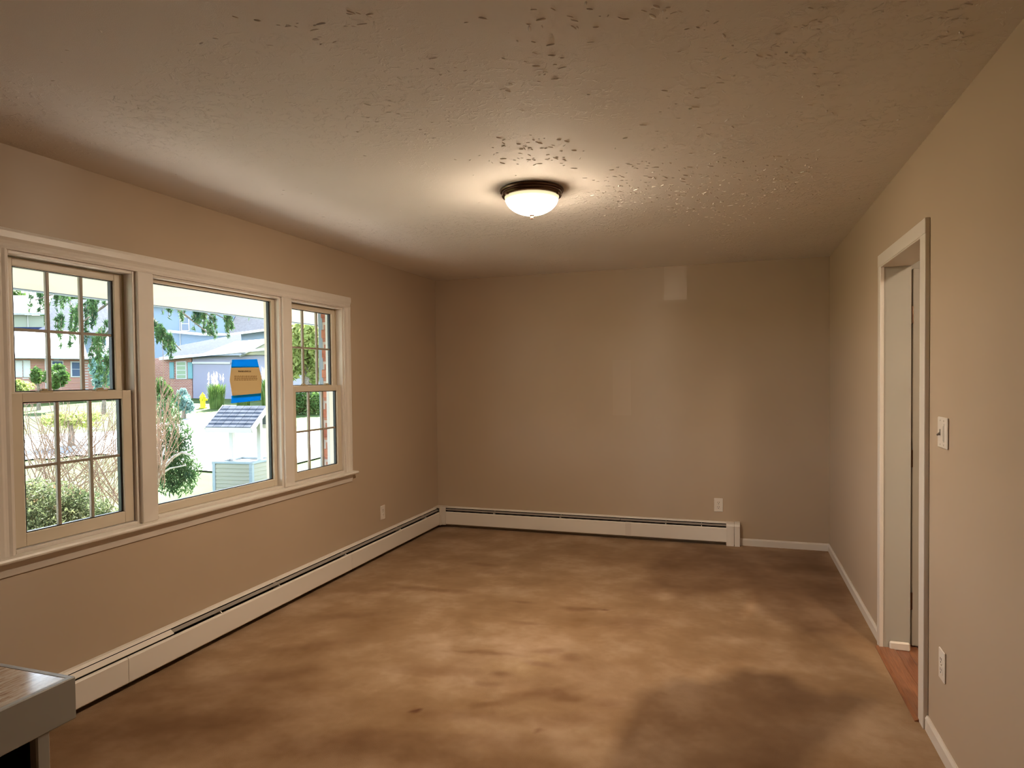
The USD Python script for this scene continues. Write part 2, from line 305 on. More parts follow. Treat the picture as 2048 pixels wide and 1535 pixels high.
def apply_stain_or_light(mask, tint): global stain; stain = stain*(1-mask[:, None]*(1-np.array(tint)))
Pw = warp(P2, .05, 5, 1)
big = floor_poly([(1752, 1402), (1690, 1388), (1640, 1385), (1601, 1372), (1567, 1348), (1484, 1338), (1435, 1355), (1400, 1362), (1362, 1353), (1320, 1372), (1288, 1382), (1265, 1410), (1254, 1441), (1225, 1500), (1200, 1600), (1560, 1600), (1650, 1500), (1715, 1430)])
nz = meshkit.fbm(np.c_[P2*3, np.zeros(len(P2))], 4, 5)
apply_stain_or_light(soft(big, Pw, .05)*(.75+.5*(nz-.5)), (.45, .40, .37))
back = floor_poly([(1298, 1130), (1310, 1160), (1357, 1197), (1420, 1186), (1490, 1180), (1510, 1215), (1530, 1225), (1585, 1250), (1610, 1268), (1700, 1268), (1722, 1232), (1690, 1150), (1655, 1103), (1480, 1098), (1360, 1085), (1335, 1100)])
apply_stain_or_light(soft(back, warp(P2, .04, 6, 2), .06)*.9, (.68, .61, .55))
back2 = floor_poly([(1400, 1100), (1655, 1103), (1722, 1232), (1700, 1268), (1610, 1268), (1590, 1230), (1540, 1190), (1480, 1160), (1410, 1130)])
apply_stain_or_light(soft(back2, warp(P2, .06, 5, 3), .08)*.7, (.80, .76, .72))
for px, py, rx, ry, sd in [(1030, 1300, .60, .34, 70), (1150, 1350, .45, .25, 71), (960, 1330, .35, .2, 72)]:      # the lamp's pool of light painted as paler pile in mid-room
    c_ = hit(px, py, 2, 0)[:2]; q_ = warp(P2, .22, 3.2, sd)-c_; apply_stain_or_light(np.clip(1.25-np.hypot(q_[:, 0]/rx, q_[:, 1]/ry), 0, 1)**.8*.75, (1.10, 1.15, 1.26))
flake = floor_poly([(1506, 1186), (1512, 1192), (1513, 1222), (1490, 1236), (1486, 1225)])
apply_stain_or_light(soft(flake, P2, .03)*.8, (1.28, 1.28, 1.28))
rng = np.random.default_rng(5)
def blot(px, py, rx, ry, ang, tint, amt, seed):
    c = hit(px, py, 2, 0)[:2]; q = warp(P2, .05*min(1, rx*6), 9, seed)-c; ca, sa = math.cos(ang), math.sin(ang)
    u = (q[:, 0]*ca+q[:, 1]*sa)/rx; v = (-q[:, 0]*sa+q[:, 1]*ca)/ry; apply_stain_or_light(np.clip(1.35-np.hypot(u, v), 0, 1)**.8*amt, tint)
spots = [(1145, 1216, .10, .04, 0), (1185, 1218, .08, .02, .1), (1142, 1314, .05, .045, 0), (1098, 1300, .07, .035, .3), (1083, 1328, .09, .03, -.2), (1000, 1348, .05, .03, 0), (976, 1368, .07, .025, .2), (960, 1305, .2, .022, .15),
         (1054, 1245, .1, .025, 0), (1044, 1204, .08, .02, 0), (1078, 1387, .16, .04, .5), (985, 1407, .09, .03, .5), (1215, 1406, .08, .05, .3), (1140, 1395, .08, .04, .3), (966, 1128, .12, .04, -.1), (858, 1177, .30, .04, .05), (990, 1143, .16, .08, 0),
         (1265, 1245, .16, .12, .6), (1300, 1175, .1, .2, 0), (1130, 1440, .2, .06, .3), (920, 1430, .22, .05, .2), (700, 1230, .2, .05, .5), (620, 1290, .25, .05, .6), (540, 1350, .25, .07, .6), (760, 1180, .15, .06, .5), (860, 1340, .2, .05, .2), (1000, 1480, .3, .06, .2), (700, 1480, .3, .08, .4)]
for i, (px, py, rx, ry, a) in enumerate(spots): blot(px, py, rx, ry, a, (.70, .61, .55), .85 if i < 16 else .62, 20+i)
for i, (px, py, rx, ry, a) in enumerate([(420, 1440, .55, .16, .5), (250, 1480, .6, .2, .6), (620, 1500, .5, .14, .3), (330, 1390, .45, .12, .7), (900, 1520, .45, .10, .2), (560, 1380, .3, .08, .5)]): blot(px, py, rx, ry, a, (.66, .58, .50), .75, 90+i)  # shade beside the window wall, painted as darker carpet blots
for px, py, r in [(1211, 1219, .016), (829, 1422, .018), (1079, 1461, .014), (838, 1418, .01)]: blot(px, py, r, r, 0, (.42, .22, .15), .95, 60)
tra = meshkit.fbm(np.c_[P2*[1.1, .6], np.zeros(len(P2))], 4, 15); stain *= (1+.30*(tra-.5))[:, None]
gz = .002*(meshkit.fbm(np.c_[P2*40, np.zeros(len(P2))], 2, 8)-.5)
idx = np.arange(NX*NYF).reshape(NX, NYF); q = np.stack([idx[:-1, :-1], idx[1:, :-1], idx[1:, 1:], idx[:-1, 1:]], -1).reshape(-1, 4)
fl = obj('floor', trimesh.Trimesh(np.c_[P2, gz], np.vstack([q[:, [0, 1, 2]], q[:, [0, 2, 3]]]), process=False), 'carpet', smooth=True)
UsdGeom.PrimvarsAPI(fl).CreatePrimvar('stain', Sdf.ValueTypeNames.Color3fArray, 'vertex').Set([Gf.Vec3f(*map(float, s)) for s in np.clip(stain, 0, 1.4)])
tag(fl, 'worn tan wall-to-wall carpet with dark blotchy stains and painted light and shade', 'carpet', None, 'structure')
struct('floor_slab', box(-T, W, YB-T, D+T, -.25, -.012), 'mortar', 'bare slab under the tan carpet', 'floor')

# baseboards
def base_profile(t=.012, h=.06): return [(0, 0), (t, 0), (t, h-.012), (t*.45, h), (0, h)]
bb = extr([(D-a, b) for a, b in base_profile()], W-2.815, 'x', 2.815)
struct('baseboard_far', bb, 'trim_paint', 'short white baseboard between heater end and right corner', 'baseboard')
struct('baseboard_right', extr([(W-a, b) for a, b in base_profile()], D-3.945, 'y', 3.945), 'trim_paint', 'white baseboard from far corner to doorway', 'baseboard')
struct('baseboard_near', extr([(W-a, b) for a, b in base_profile()], 3.04-YB, 'y', YB), 'trim_paint', 'white baseboard on the near side of the doorway', 'baseboard')

# ------------------------------------------------------------------ windows
def sash(parent, y0, y1, z0, z1, x0, x1, st, rt, rb, name='sash', cols=0, rows=0):
    """A glazed frame: stiles, rails, dark spacer, pane and the flat bars between the panes. x0 is the outer face."""
    s = obj(name, [cbox(x0, x1, y0, y0+st, z0, z1, .003), cbox(x0, x1, y1-st, y1, z0, z1, .003), cbox(x0+.001, x1-.001, y0+st-.002, y1-st+.002, z1-rt, z1, .003), cbox(x0+.001, x1-.001, y0+st-.002, y1-st+.002, z0, z0+rb, .003)], 'sash_paint', parent)
    a, b, c, d = y0+st, y1-st, z0+rb, z1-rt; xm = (x0+x1)/2-.004
    g = .010
    obj('spacer', [box(xm-.009, xm+.009, a, a+g, c, d), box(xm-.009, xm+.009, b-g, b, c, d), box(xm-.009, xm+.009, a, b, c, c+.004), box(xm-.009, xm+.009, a, b, d-.004, d)], 'spacer_dark', s)
    obj('pane', box(xm-.002, xm+.002, a+.001, b-.001, c+.001, d-.001), 'glass', s)
    for i in range(1, cols):
        y = a+(b-a)*i/cols; obj('muntin', cbox(xm-.008, xm+.008, y-.0075, y+.0075, c+.002, d-.002, .002), 'muntin_paint', s)
    for i in range(1, rows):
        z = c+(d-c)*i/rows; obj('muntin', cbox(xm-.0075, xm+.0075, a+.002, b-.002, z-.006, z+.006, .002), 'muntin_paint', s)
    return s
def double_hung(n, y0, y1, label):
    w = thing(f'window_{n}', label, 'window', kind='structure')
    # frame: jambs, head and sloped sill fill the wall's depth
    obj('window_frame', [cbox(-T, .0, y0, y0+.018, WZ0, WZ1, .002), cbox(-T, .0, y1-.018, y1, WZ0, WZ1, .002), cbox(-T, .0, y0+.017, y1-.017, WZ1-.018, WZ1, .002), cbox(-T, -.0, y0+.017, y1-.017, WZ0, WZ0+.016, .002)], 'trim_paint', w)
    obj('sash_track', [box(-.090, -.052, y0+.018, y0+.026, 1.40, WZ1-.018), box(-.090, -.052, y1-.026, y1-.018, 1.40, WZ1-.018)], 'track_paint', w)
    a, b = y0+.020, y1-.020
    lo = sash(w, a, b, WZ0+.018, 1.405, -.050, -.016, .052, .040, .055, 'lower_sash', 3, 2)
    hi = sash(w, a+.004, b-.004, 1.372, WZ1-.020, -.088, -.054, .046, .036, .036, 'upper_sash', 3, 2)
    for f in (.27, .73):
        y = a+(b-a)*f
        obj('sash_lock', [cbox(-.047, -.018, y-.030, y+.030, 1.403, 1.411, .002), cbox(-.044, -.022, y-.016, y+.012, 1.410, 1.420, .003)], 'track_paint', w)
    return w
w1 = double_hung(1, 1.875, 2.487, 'double-hung window nearest the viewer, bare twigs outside')
w3 = double_hung(3, 3.672, 4.300, 'double-hung window by the corner, brick edge outside')
w2 = thing('window_2', 'large fixed picture window with a brown notice on it', 'window', kind='structure')
PY0, PY1 = 2.577, 3.582
obj('window_frame', [cbox(-T, 0, PY0, PY0+.018, WZ0, WZ1, .002), cbox(-T, 0, PY1-.018, PY1, WZ0, WZ1, .002), cbox(-T, 0, PY0+.017, PY1-.017, WZ1-.018, WZ1, .002), cbox(-T, 0, PY0+.017, PY1-.017, WZ0, WZ0+.016, .002)], 'trim_paint', w2)
sash(w2, PY0+.018, PY1-.018, WZ0+.016, WZ1-.018, -.075, -.035, .030, .018, .045, 'fixed_sash')

# window trim: casing, mullion covers, stool, apron
wt = thing('trim_1', 'cream colonial casing, stool and apron around the triple window', 'window trim', kind='structure')
cw = .083
def casing_profile(w): return [(0, 0), (.011, 0), (.013, .010), (.010, .022), (.0125, .034), (.018, .046), (.019, w-.012), (.016, w), (0, w)]   # (thickness, distance from the opening)
zc = WZ1-.004
obj('head_casing', extr([(a, zc+b) for a, b in casing_profile(cw)], (WY1+cw)-(WY0-cw), 'y', WY0-cw), 'trim_paint', wt)
def leg_z(profile, z0, z1): return extr(profile, z1-z0, 'z', z0)
obj('side_casing', leg_z([(a, WY1-.006+b) for a, b in casing_profile(cw)], WZ0, zc+.001), 'trim_paint', wt)
obj('side_casing', leg_z([(a, WY0+.006-b) for a, b in casing_profile(cw)], WZ0, zc+.001), 'trim_paint', wt)
obj('mullion_casing', cbox(-.118, .017, 2.485, 2.579, WZ0, zc+.002, .004), 'trim_paint', wt)
obj('mullion_casing', cbox(-.118, .017, 3.580, 3.674, WZ0, zc+.002, .004), 'trim_paint', wt)
st = [(-.030, .729), (.045, .729), (.052, .735), (.053, .742), (.048, .750), (-.030, .752)]
obj('stool', extr(st, (WY1+cw+.02)-(WY0-cw-.02), 'y', WY0-cw-.02), 'trim_paint', wt)
ap = [(0, .672), (.008, .672), (.010, .682), (.014, .700), (.016, .729), (0, .729)]
obj('apron', extr(ap, (WY1+cw-.005)-(WY0-cw+.005), 'y', WY0-cw+.005), 'trim_paint', wt)

# notice taped to the picture window
XG = -.0565
nt = thing('notice', 'brown paper notice taped to the picture window with blue tape', 'notice')
pw = [hit(x, y, 0, XG) for x, y in [(462, 733), (517, 733), (523, 757), (521, 791), (465, 796), (459, 760)]]
def sheet(pts, x, t, bow=0):
    e = extr([(p[1], p[2]) for p in pts], t, 'x', x); return e
obj('paper', sheet(pw, XG+.0012, .0015), 'notice_paper', nt)
def tq(pts): return [hit(x, y, 0, XG) for x, y in pts]
obj('tape', sheet(tq([(464, 719), (513, 718), (517, 734), (462, 735)]), XG+.0004, .004), 'tape_blue', nt, label='blue tape along the top edge')
obj('tape', sheet(tq([(463, 791), (521, 786), (520, 800), (462, 806)]), XG+.0004, .004), 'tape_blue', nt, label='blue tape along the bottom edge')
rng = np.random.default_rng(3); marks = []
a, b = hit(476, 742, 0, XG), hit(502, 742, 0, XG)
for i in range(8):                                     # the heading: eight blurred capitals that cannot be read
    y = a[1]+(b[1]-a[1])*i/8; w_ = (b[1]-a[1])/8*.72; h_ = .011
    marks += [box(XG+.0027, XG+.0031, y, y+w_*.3, a[2]-h_/2, a[2]+h_/2), box(XG+.0027, XG+.0031, y+w_*.7, y+w_, a[2]-h_/2, a[2]+h_/2*rng.uniform(.2, 1)), box(XG+.0027, XG+.0031, y, y+w_, a[2]-.0015+h_*rng.uniform(-.3, .3), a[2]+.001+h_*rng.uniform(-.2, .3))]
obj('heading', marks, 'ink', nt)
marks = []
for r in range(5):
    a, b = hit(468, 751.5+r*2.1, 0, XG), hit(514, 751+r*2.1, 0, XG); y = a[1]
    while y < b[1]-.01:
        w_ = rng.uniform(.006, .022); marks.append(box(XG+.0027, XG+.0030, y, min(y+w_, b[1]), a[2]-.0022, a[2]+.0022)); y += w_+.004
obj('small_print', marks, 'ink_pale', nt, kind='stuff')

# ------------------------------------------------------------------ doorway
t2 = thing('trim_2', 'flat white casing around the doorway in the right wall', 'door trim', kind='structure')
X0 = W-.019
obj('side_casing', cbox(X0, W, 3.041, 3.118, 0, 2.005, .002), 'trim_paint', t2)
obj('side_casing', cbox(X0, W, 3.882, 3.943, 0, 2.005, .002), 'trim_paint', t2)
obj('head_casing', cbox(X0-.001, W, 3.041, 3.943, 2.003, 2.066, .002), 'trim_paint', t2)
obj('jamb', cbox(X0+.002, W+TR, 3.885, 3.905, 0, DZ, .002), 'hall_paint', t2, label='grey-beige far jamb of the doorway')
obj('jamb', cbox(X0+.002, W+TR, 3.097, 3.115, 0, DZ, .002), 'trim_paint', t2)
obj('jamb_head', cbox(X0+.002, W+TR, 3.115, 3.885, 1.998, 2.016, .002), 'trim_paint', t2)
obj('base_block', cbox(3.532, 3.628, 3.868, 3.886, .001, .047, .007), 'trim_paint', t2)
# hall beyond
wf = thing('floor_hall', 'red-brown wooden floor in the hall beyond the doorway', 'wood floor', kind='structure')
rng = np.random.default_rng(9)
obj('threshold', extr([(W-.035, -.012), (W+.055, -.012), (W+.055, .006), (W+.045, .010), (W-.020, .010), (W-.035, .003)], DY1-DY0-.004, 'y', DY0+.002), 'hall_wood_0', wf)
x = W+.0565; k = 0
while x < 4.7:
    y = 1.4-rng.uniform(0, .5)
    while y < 5.2:
        l = rng.uniform(.6, 1.3); obj('plank', cbox(x, x+.0555, max(y, 1.3), min(y+l-.001, 5.2), -.014, .004+rng.uniform(-.0006, .0006), .0012), f'hall_wood_{k%3}', wf); y += l; k += 1
    x += .057
struct('wall_hall', [box(W+TR, 4.75, 4.02, 4.14, 0, H), box(4.70, 4.82, 1.2, 4.02, 0, H), box(W+TR, 4.82, 1.2, 1.3, 0, H)], 'hall_paint', 'grey-beige wall of the hall beyond the doorway', 'wall')
struct('ceiling_hall', box(W+TR, 4.82, 1.2, 4.14, H, H+.1), 'trim_paint', 'white ceiling of the hall beyond the doorway', 'ceiling')
d1 = thing('door_1', 'grey painted door standing open beyond the doorway', 'door', kind='structure')
obj('door_slab', cbox(3.648, 4.36, 3.935, 3.970, .012, 1.99, .003), 'hall_paint', d1)
for zz in (.25, 1.0, 1.75): obj('hinge', [cbox(3.632, 3.650, 3.930, 3.9345, zz-.045, zz+.045, .001), lathe([(0, -.045), (.005, -.045), (.005, .045), (0, .045)], 12, (3.641, 3.929, zz))], 'bronze', d1)

# ------------------------------------------------------------------ baseboard heaters
def heater_parts(parent, L0, L1, put, joints, closed_until=None, slots=(), clips=()):
    """put(profile (depth, z), s0, s1) -> mesh along the wall. joints split the front panel."""
    obj('back_panel', put([(.001, .022), (.004, .022), (.004, .186), (.010, .193), (.024, .192), (.031, .184), (.034, .185), (.026, .1965), (.008, .1985), (.001, .194)], L0, L1), 'heater_paint', parent)
    obj('fin_element', put([(.008, .050), (.050, .050), (.050, .120), (.008, .120)], L0+.02, L1-.02), 'heater_slot', parent)
    obj('shadow_back', put([(.0045, .022), (.006, .022), (.006, .182), (.0045, .182)], L0+.002, L1-.002), 'heater_slot', parent)  # dark strip painted as the shade inside the slots
    ends = [L0]+list(joints)+[L1]
    for a, b in zip(ends[:-1], ends[1:]):
        obj('front_panel', put([(.050, .034), (.060, .030), (.065, .036), (.065, .146), (.060, .152), (.053, .154), (.052, .151), (.062, .145), (.062, .037), (.051, .037)], a+.0012, b-.0012), 'heater_paint', parent)
    sp = [(.027, .174), (.030, .177), (.049, .167), (.047, .163)]; sp_c = [(.031, .178), (.034, .181), (.056, .164), (.053, .160)]
    if closed_until: obj('damper', put(sp_c, L0+.003, closed_until), 'heater_paint', parent); a = closed_until+.002
    else: a = L0+.003
    for j in list(slots)+[L1-.003]:
        obj('damper', put(sp, a, j), 'damper_paint', parent); a = j+.004
    for c in clips: obj('hanger', put([(.004, .120), (.060, .120), (.061, .153), (.052, .160), (.040, .168), (.030, .176), (.004, .176)], c-.003, c+.003), 'heater_paint', parent)
pl = lambda prof, a, b: extr([(x, z) for x, z in prof], b-a, 'y', a)
pf = lambda prof, a, b: extr([(D-x, z) for x, z in prof], b-a, 'x', a)
h1 = thing('baseboard_heater', 'long cream baseboard heater under the triple window', 'heater')
heater_parts(h1, 1.0, 5.855, pl, (2.342, 4.262), 2.62, (4.262,), (2.95, 3.45, 4.205, 5.05, 5.55))
h2 = thing('baseboard_heater', 'cream baseboard heater along the far wall', 'heater')
heater_parts(h2, .068, 2.71, pf, (1.875,), None, (1.80,), (.6, 1.25, 2.2, 2.5))
splice = [(.062, .029), (.067, .034), (.067, .148), (.061, .1545), (.052, .156), (.052, .150), (.062, .146), (.062, .034)]
obj('splice_cover', pf(splice, 1.85, 1.902), 'trim_paint', h2)
obj('end_cap', [pf([(.001, .002), (.068, .002), (.068, .170), (.060, .186), (.040, .196), (.001, .1995)], 2.703, 2.765), pf([(.001, .002), (.070, .002), (.070, .171), (.061, .188), (.040, .198), (.001, .2015)], 2.768, 2.812)], 'trim_paint', h2)
obj('corner_cover', [extr([(.066, D-.115), (.0695, D-.115), (.0695, D-.0695), (.112, D-.0695), (.112, D-.066), (.066, D-.066)], .170, 'z', .026),
                     extr([(.002, D-.115), (.0695, D-.115), (.0695, D-.0695), (.112, D-.0695), (.112, D-.002), (.002, D-.002)], .004, 'z', .1965)], 'trim_paint', h2)

# ------------------------------------------------------------------ outlets and switch (built facing -y at the origin, then placed)
def plate(parent, w, h, t=.006):
    return obj('cover_plate', cbox(-w/2, w/2, -t, 0, -h/2, h/2, .003), 'plate_plastic', parent)
def outlet(label, loc, rz):
    o = thing('wall_outlet', label, 'outlet', 'duplex wall outlets', loc=loc, rz=rz); plate(o, .072, .116)
    for s in (-1, 1):
        r = obj('receptacle', cbox(-.017, .017, -.0078, -.004, s*.0195-.0145, s*.0195+.0145, .004), 'plate_plastic', o)
        obj('slot', [box(-.0075, -.0050, -.0083, -.0076, s*.0195-.001, s*.0195+.008), box(.0050, .0075, -.0083, -.0076, s*.0195-.001, s*.0195+.008), box(-.0025, .0025, -.0083, -.0076, s*.0195-.010, s*.0195-.005)], 'slot_dark', r)
    sc = trimesh.creation.cylinder(.003, .0016, sections=16); sc.apply_transform(trimesh.transformations.rotation_matrix(math.pi/2, [1, 0, 0])); sc.apply_translation([0, -.0066, 0])
    obj('screw', sc, 'screw_metal', o); return o
o1 = outlet('white duplex outlet above the far wall heater', (2.640, D-.0005, .336), 0)
dup(o1, 'white duplex outlet on the window wall below the sill end', (.0005, 4.835, .342), 90, 'duplex wall outlets')
dup(o1, 'white duplex outlet low on the right wall near the doorway', (W-.0005, 2.845, .347), -90, 'duplex wall outlets')
sw = thing('light_switch', 'white two-gang switch plate beside the doorway', 'light switch', loc=(W-.0005, 2.848, 1.222), rz=-90)
plate(sw, .116, .116, .0065)
obj('toggle', [cbox(-.030, -.020, -.0085, -.006, -.012, .012, .001), trimesh.convex.convex_hull([(-.029, -.007, .002), (-.021, -.007, .002), (-.029, -.007, -.010), (-.021, -.007, -.010), (-.028, -.019, -.008), (-.022, -.019, -.008), (-.028, -.017, -.013), (-.022, -.017, -.013)])], 'damper_paint', sw)
obj('slider', [cbox(.012, .026, -.0082, -.006, -.034, .034, .001)], 'plate_plastic', sw)
obj('slider_slot', [box(.0175, .0205, -.0087, -.008, -.030, .026)], 'damper_paint', sw)
for xx in (-.025, .019):
    for zz in (-.045, .045):
        sc = trimesh.creation.cylinder(.003, .0016, sections=12); sc.apply_transform(trimesh.transformations.rotation_matrix(math.pi/2, [1, 0, 0])); sc.apply_translation([xx, -.0071, zz]); obj('screw', sc, 'plate_plastic', sw)

# ------------------------------------------------------------------ ceiling light
LX, LY = 1.79, 3.25
cl = thing('ceiling_light', 'lit flush-mount ceiling light with bronze rim and frosted bowl', 'ceiling light')
obj('pan', lathe([(0, 0), (.154, 0), (.161, -.004), (.163, -.010), (.159, -.016), (.152, -.018), (.151, -.024), (.154, -.028), (.151, -.036), (.145, -.040), (.139, -.040), (.139, -.030), (0, -.030)], 96, (LX, LY, H)), 'bronze', cl, smooth=35)
prof = [(.1385, -.034)]+[(.1385*math.cos(t)**1.05, -.034-.096*math.sin(t)) for t in np.linspace(.08, math.pi/2-.02, 22)]+[(0, -.130)]
obj('glass_bowl', lathe([(0, -.033)]+prof, 96, (LX, LY, H)), 'lamp_glass', cl, smooth=50)
obj('finial', lathe([(0, -.126), (.012, -.127), (.014, -.131), (.008, -.134), (.006, -.140), (.008, -.144), (.005, -.149), (0, -.151)], 32, (LX, LY, H)), 'finial_metal', cl, smooth=40)
for k in range(3):
    a = k*2.094+.35; b = cbox(-.012, .012, -.006, .006, -.010, .004, .003); b.apply_transform(trimesh.transformations.rotation_matrix(a, [0, 0, 1])); b.apply_translation([LX+.148*math.cos(a+math.pi/2), LY+.148*math.sin(a+math.pi/2), H-.036]); obj('clip', b, 'bronze', cl)

dup(cl, 'unseen flush-mount ceiling light added to brighten the hall and doorway jamb', (2.35, -1.35, 0))  # unseen lamp, added to light the hall and the jamb

# ------------------------------------------------------------------ console table by the window wall
CZT, CXF, CYF = .60, .962, 1.387
ct = thing('console_table', 'low grey-painted console table with glossy top with painted reflection streaks below the nearest window', 'table')
obj('tabletop', cbox(.16, CXF-.012, .15, CYF-.012, CZT-.012, CZT, .003), 'console_top', ct)
obj('apron', [cbox(CXF-.020, CXF, .145, CYF, CZT-.120, CZT+.001, .003), cbox(.15, .17, .145, CYF, CZT-.120, CZT+.001, .003), cbox(.16, CXF-.015, CYF-.020, CYF, CZT-.120, CZT+.001, .003), cbox(.16, CXF-.015, .145, .165, CZT-.120, CZT+.001, .003)], 'console_paint', ct)
for lx in (CXF-.034, .175):
    for ly in (CYF-.114, .26): obj('leg', cbox(lx, lx+.030, ly, ly+.038, .001, CZT-.11, .004), 'console_paint', ct)
obj('side_panel', cbox(.20, CXF-.052, CYF-.105, CYF-.085, .03, CZT-.115, .002), 'void_black', ct)  # near-black panels paint the shade of the hollow under the tabletop
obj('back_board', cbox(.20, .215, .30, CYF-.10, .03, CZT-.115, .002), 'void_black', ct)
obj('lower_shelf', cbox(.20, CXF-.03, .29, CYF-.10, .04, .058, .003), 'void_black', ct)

# ------------------------------------------------------------------ paler patches on the far wall, the middle one touched-up paint
for (x0, y0, x1, y1), lab in (((1225, 720, 1262, 830), 'paler touched-up paint patch at the middle of the far wall'), ((1328, 532, 1374, 598), 'paler patch high on the far wall')):
    a, b = hit(x0, y0, 1, D), hit(x1, y1, 1, D); pm = box(a[0], b[0], D-.0006, D+.001, b[2], a[2])
    tag(obj('paint_patch', pm, 'patch_paint'), lab, 'paint patch')

# ================================================================== outdoors
def G(x, y):
    d = np.hypot(np.asarray(x, float)-CX, y); return np.interp(d, [0, 12, 42, 70, 140], [-.7, -.7, .4, 1.0, 1.6])
def ground_hit(px, py):
    r = ray(px, py); h = math.hypot(r[0], r[1])
    for d in np.arange(3.5, 120, .05):
        p = CAM+r*d/h
        if p[2] <= G(p[0], p[1]): return p
    return p
def drape(poly, step, lift=.0):
    x0, y0, x1, y1 = poly.bounds; xs = np.arange(x0, x1+step, step); ys = np.arange(y0, y1+step, step)
    X, Y = np.meshgrid(xs, ys, indexing='ij'); idx = np.arange(X.size).reshape(X.shape)
    q = np.stack([idx[:-1, :-1], idx[1:, :-1], idx[1:, 1:], idx[:-1, 1:]], -1).reshape(-1, 4)
    c = np.c_[X.ravel(), Y.ravel()][q].mean(1); q = q[shapely.contains_xy(poly, c[:, 0], c[:, 1])]
    t = trimesh.Trimesh(np.c_[X.ravel(), Y.ravel(), G(X.ravel(), Y.ravel())+lift], np.vstack([q[:, [0, 1, 2]], q[:, [0, 2, 3]]]), process=False); t.remove_unreferenced_vertices(); return t
struct('lawn', drape(Polygon([(-.3, -45), (-120, -45), (-120, 130), (-.3, 130)]), 1.25), 'grass', 'green lawn sloping up to the houses across the street', 'lawn')
near = [(-60, 935), (120, 916), (240, 910), (330, 928), (400, 945), (450, 948), (560, 940), (600, 928), (690, 906), (760, 890)]
far_ = [(760, 850), (690, 858), (600, 864), (545, 835), (440, 828), (380, 838), (330, 846), (240, 862), (150, 868), (-60, 872)]
road = Polygon([tuple(ground_hit(*q)[:2]) for q in near+far_]).buffer(0)
struct('road', drape(road, .35, .035), 'asphalt', 'pale sunlit street curving past the lawn', 'road')

# own porch roof, brick veneer, shutter
struct('porch_soffit', cbox(-2.64, -.12, -4, 16, 2.20, 2.28, .004), 'soffit_paint', 'cream soffit of the porch roof outside the windows', 'porch ceiling')
struct('porch_fascia', cbox(-2.70, -2.641, -4, 16, 2.19, 2.40, .004), 'siding_blue', 'grey-blue fascia edging the porch roof', 'fascia')
struct('porch_roof', prism([(-2.85, -4, 2.40), (-2.85, -4, 2.50), (0.2, -4, 3.55), (0.2, -4, 3.45)], (0, 20, 0)), 'roof_grey', 'grey roof over the porch', 'roof')
struct('house_roof', prism([(.2, YB-4, 3.5), (4.9, YB-4, 5.0), (9.6, YB-4, 3.3), (9.6, YB-4, 2.62), (.2, YB-4, 2.62)], (0, 16, 0)), 'roof_grey', 'grey roof over the room', 'roof')
struct('porch_slab', cbox(-3.0, -.23, -4, 16, -.7, -.30, .01), 'concrete', 'unseen pale concrete slab added below the windows to bounce light indoors', 'porch floor')  # unseen reflector, added to bounce sunlight onto soffit and ceiling
bw = thing('wall_outside', 'red brick outer face of the house around the windows', 'brick wall', kind='structure')
obj('veneer', [box(-.222, -.121, YB-3, WY0-.045, -1.0, 2.2), box(-.222, -.121, WY0-.045, WY1+.045, -1.0, WZ0-.05), box(-.222, -.121, WY1+.06, D+4, -1.0, 2.2), box(-.222, -.121, WY0-.045, WY1+.045, WZ1+.04, 2.2)], 'far_brick', bw)
rng = np.random.default_rng(21); k = 0
z = WZ0-.05
while z < WZ1+.10:                                      # the brick edge seen past the corner window, course by course
    e = (.0, .020)[k % 2]+rng.uniform(-.004, .004)
    obj('brick', cbox(-.228-rng.uniform(0, .004), -.125, WY1+.050+e, WY1+.262, z, z+.064, .005), f'brick_{rng.integers(3)}', bw); z += .076; k += 1
obj('brick_mould', [cbox(-.150, -.112, WY1-.012, WY1+.042, WZ0-.02, WZ1+.04, .004), cbox(-.150, -.112, WY0-.042, WY0+.012, WZ0-.02, WZ1+.04, .004), cbox(-.150, -.112, WY0-.042, WY1+.042, WZ1-.002, WZ1+.045, .004), cbox(-.215, -.112, WY0-.042, WY1+.042, WZ0-.05, WZ0-.005, .004)], 'outside_white', bw)
shu = thing('shutter', 'grey-blue window shutter seen edge-on beside the brick edge', 'shutter')
obj('frame', [cbox(-.272, -.231, WY1+.075, WY1+.115, WZ0-.06, WZ1+.06, .003), cbox(-.272, -.231, WY1+.34, WY1+.38, WZ0-.06, WZ1+.06, .003), cbox(-.272, -.231, WY1+.11, WY1+.345, WZ0-.06, WZ0+.0, .003), cbox(-.272, -.231, WY1+.11, WY1+.345, WZ1, WZ1+.06, .003)], 'shutter_paint', shu)
for i in range(34):
    z = WZ0+.012+i*.036; obj('slat', prism([(-.268, WY1+.112, z), (-.264, WY1+.112, z+.004), (-.236, WY1+.112, z+.030), (-.240, WY1+.112, z+.026)], (0, .231, 0)), 'shutter_paint', shu)

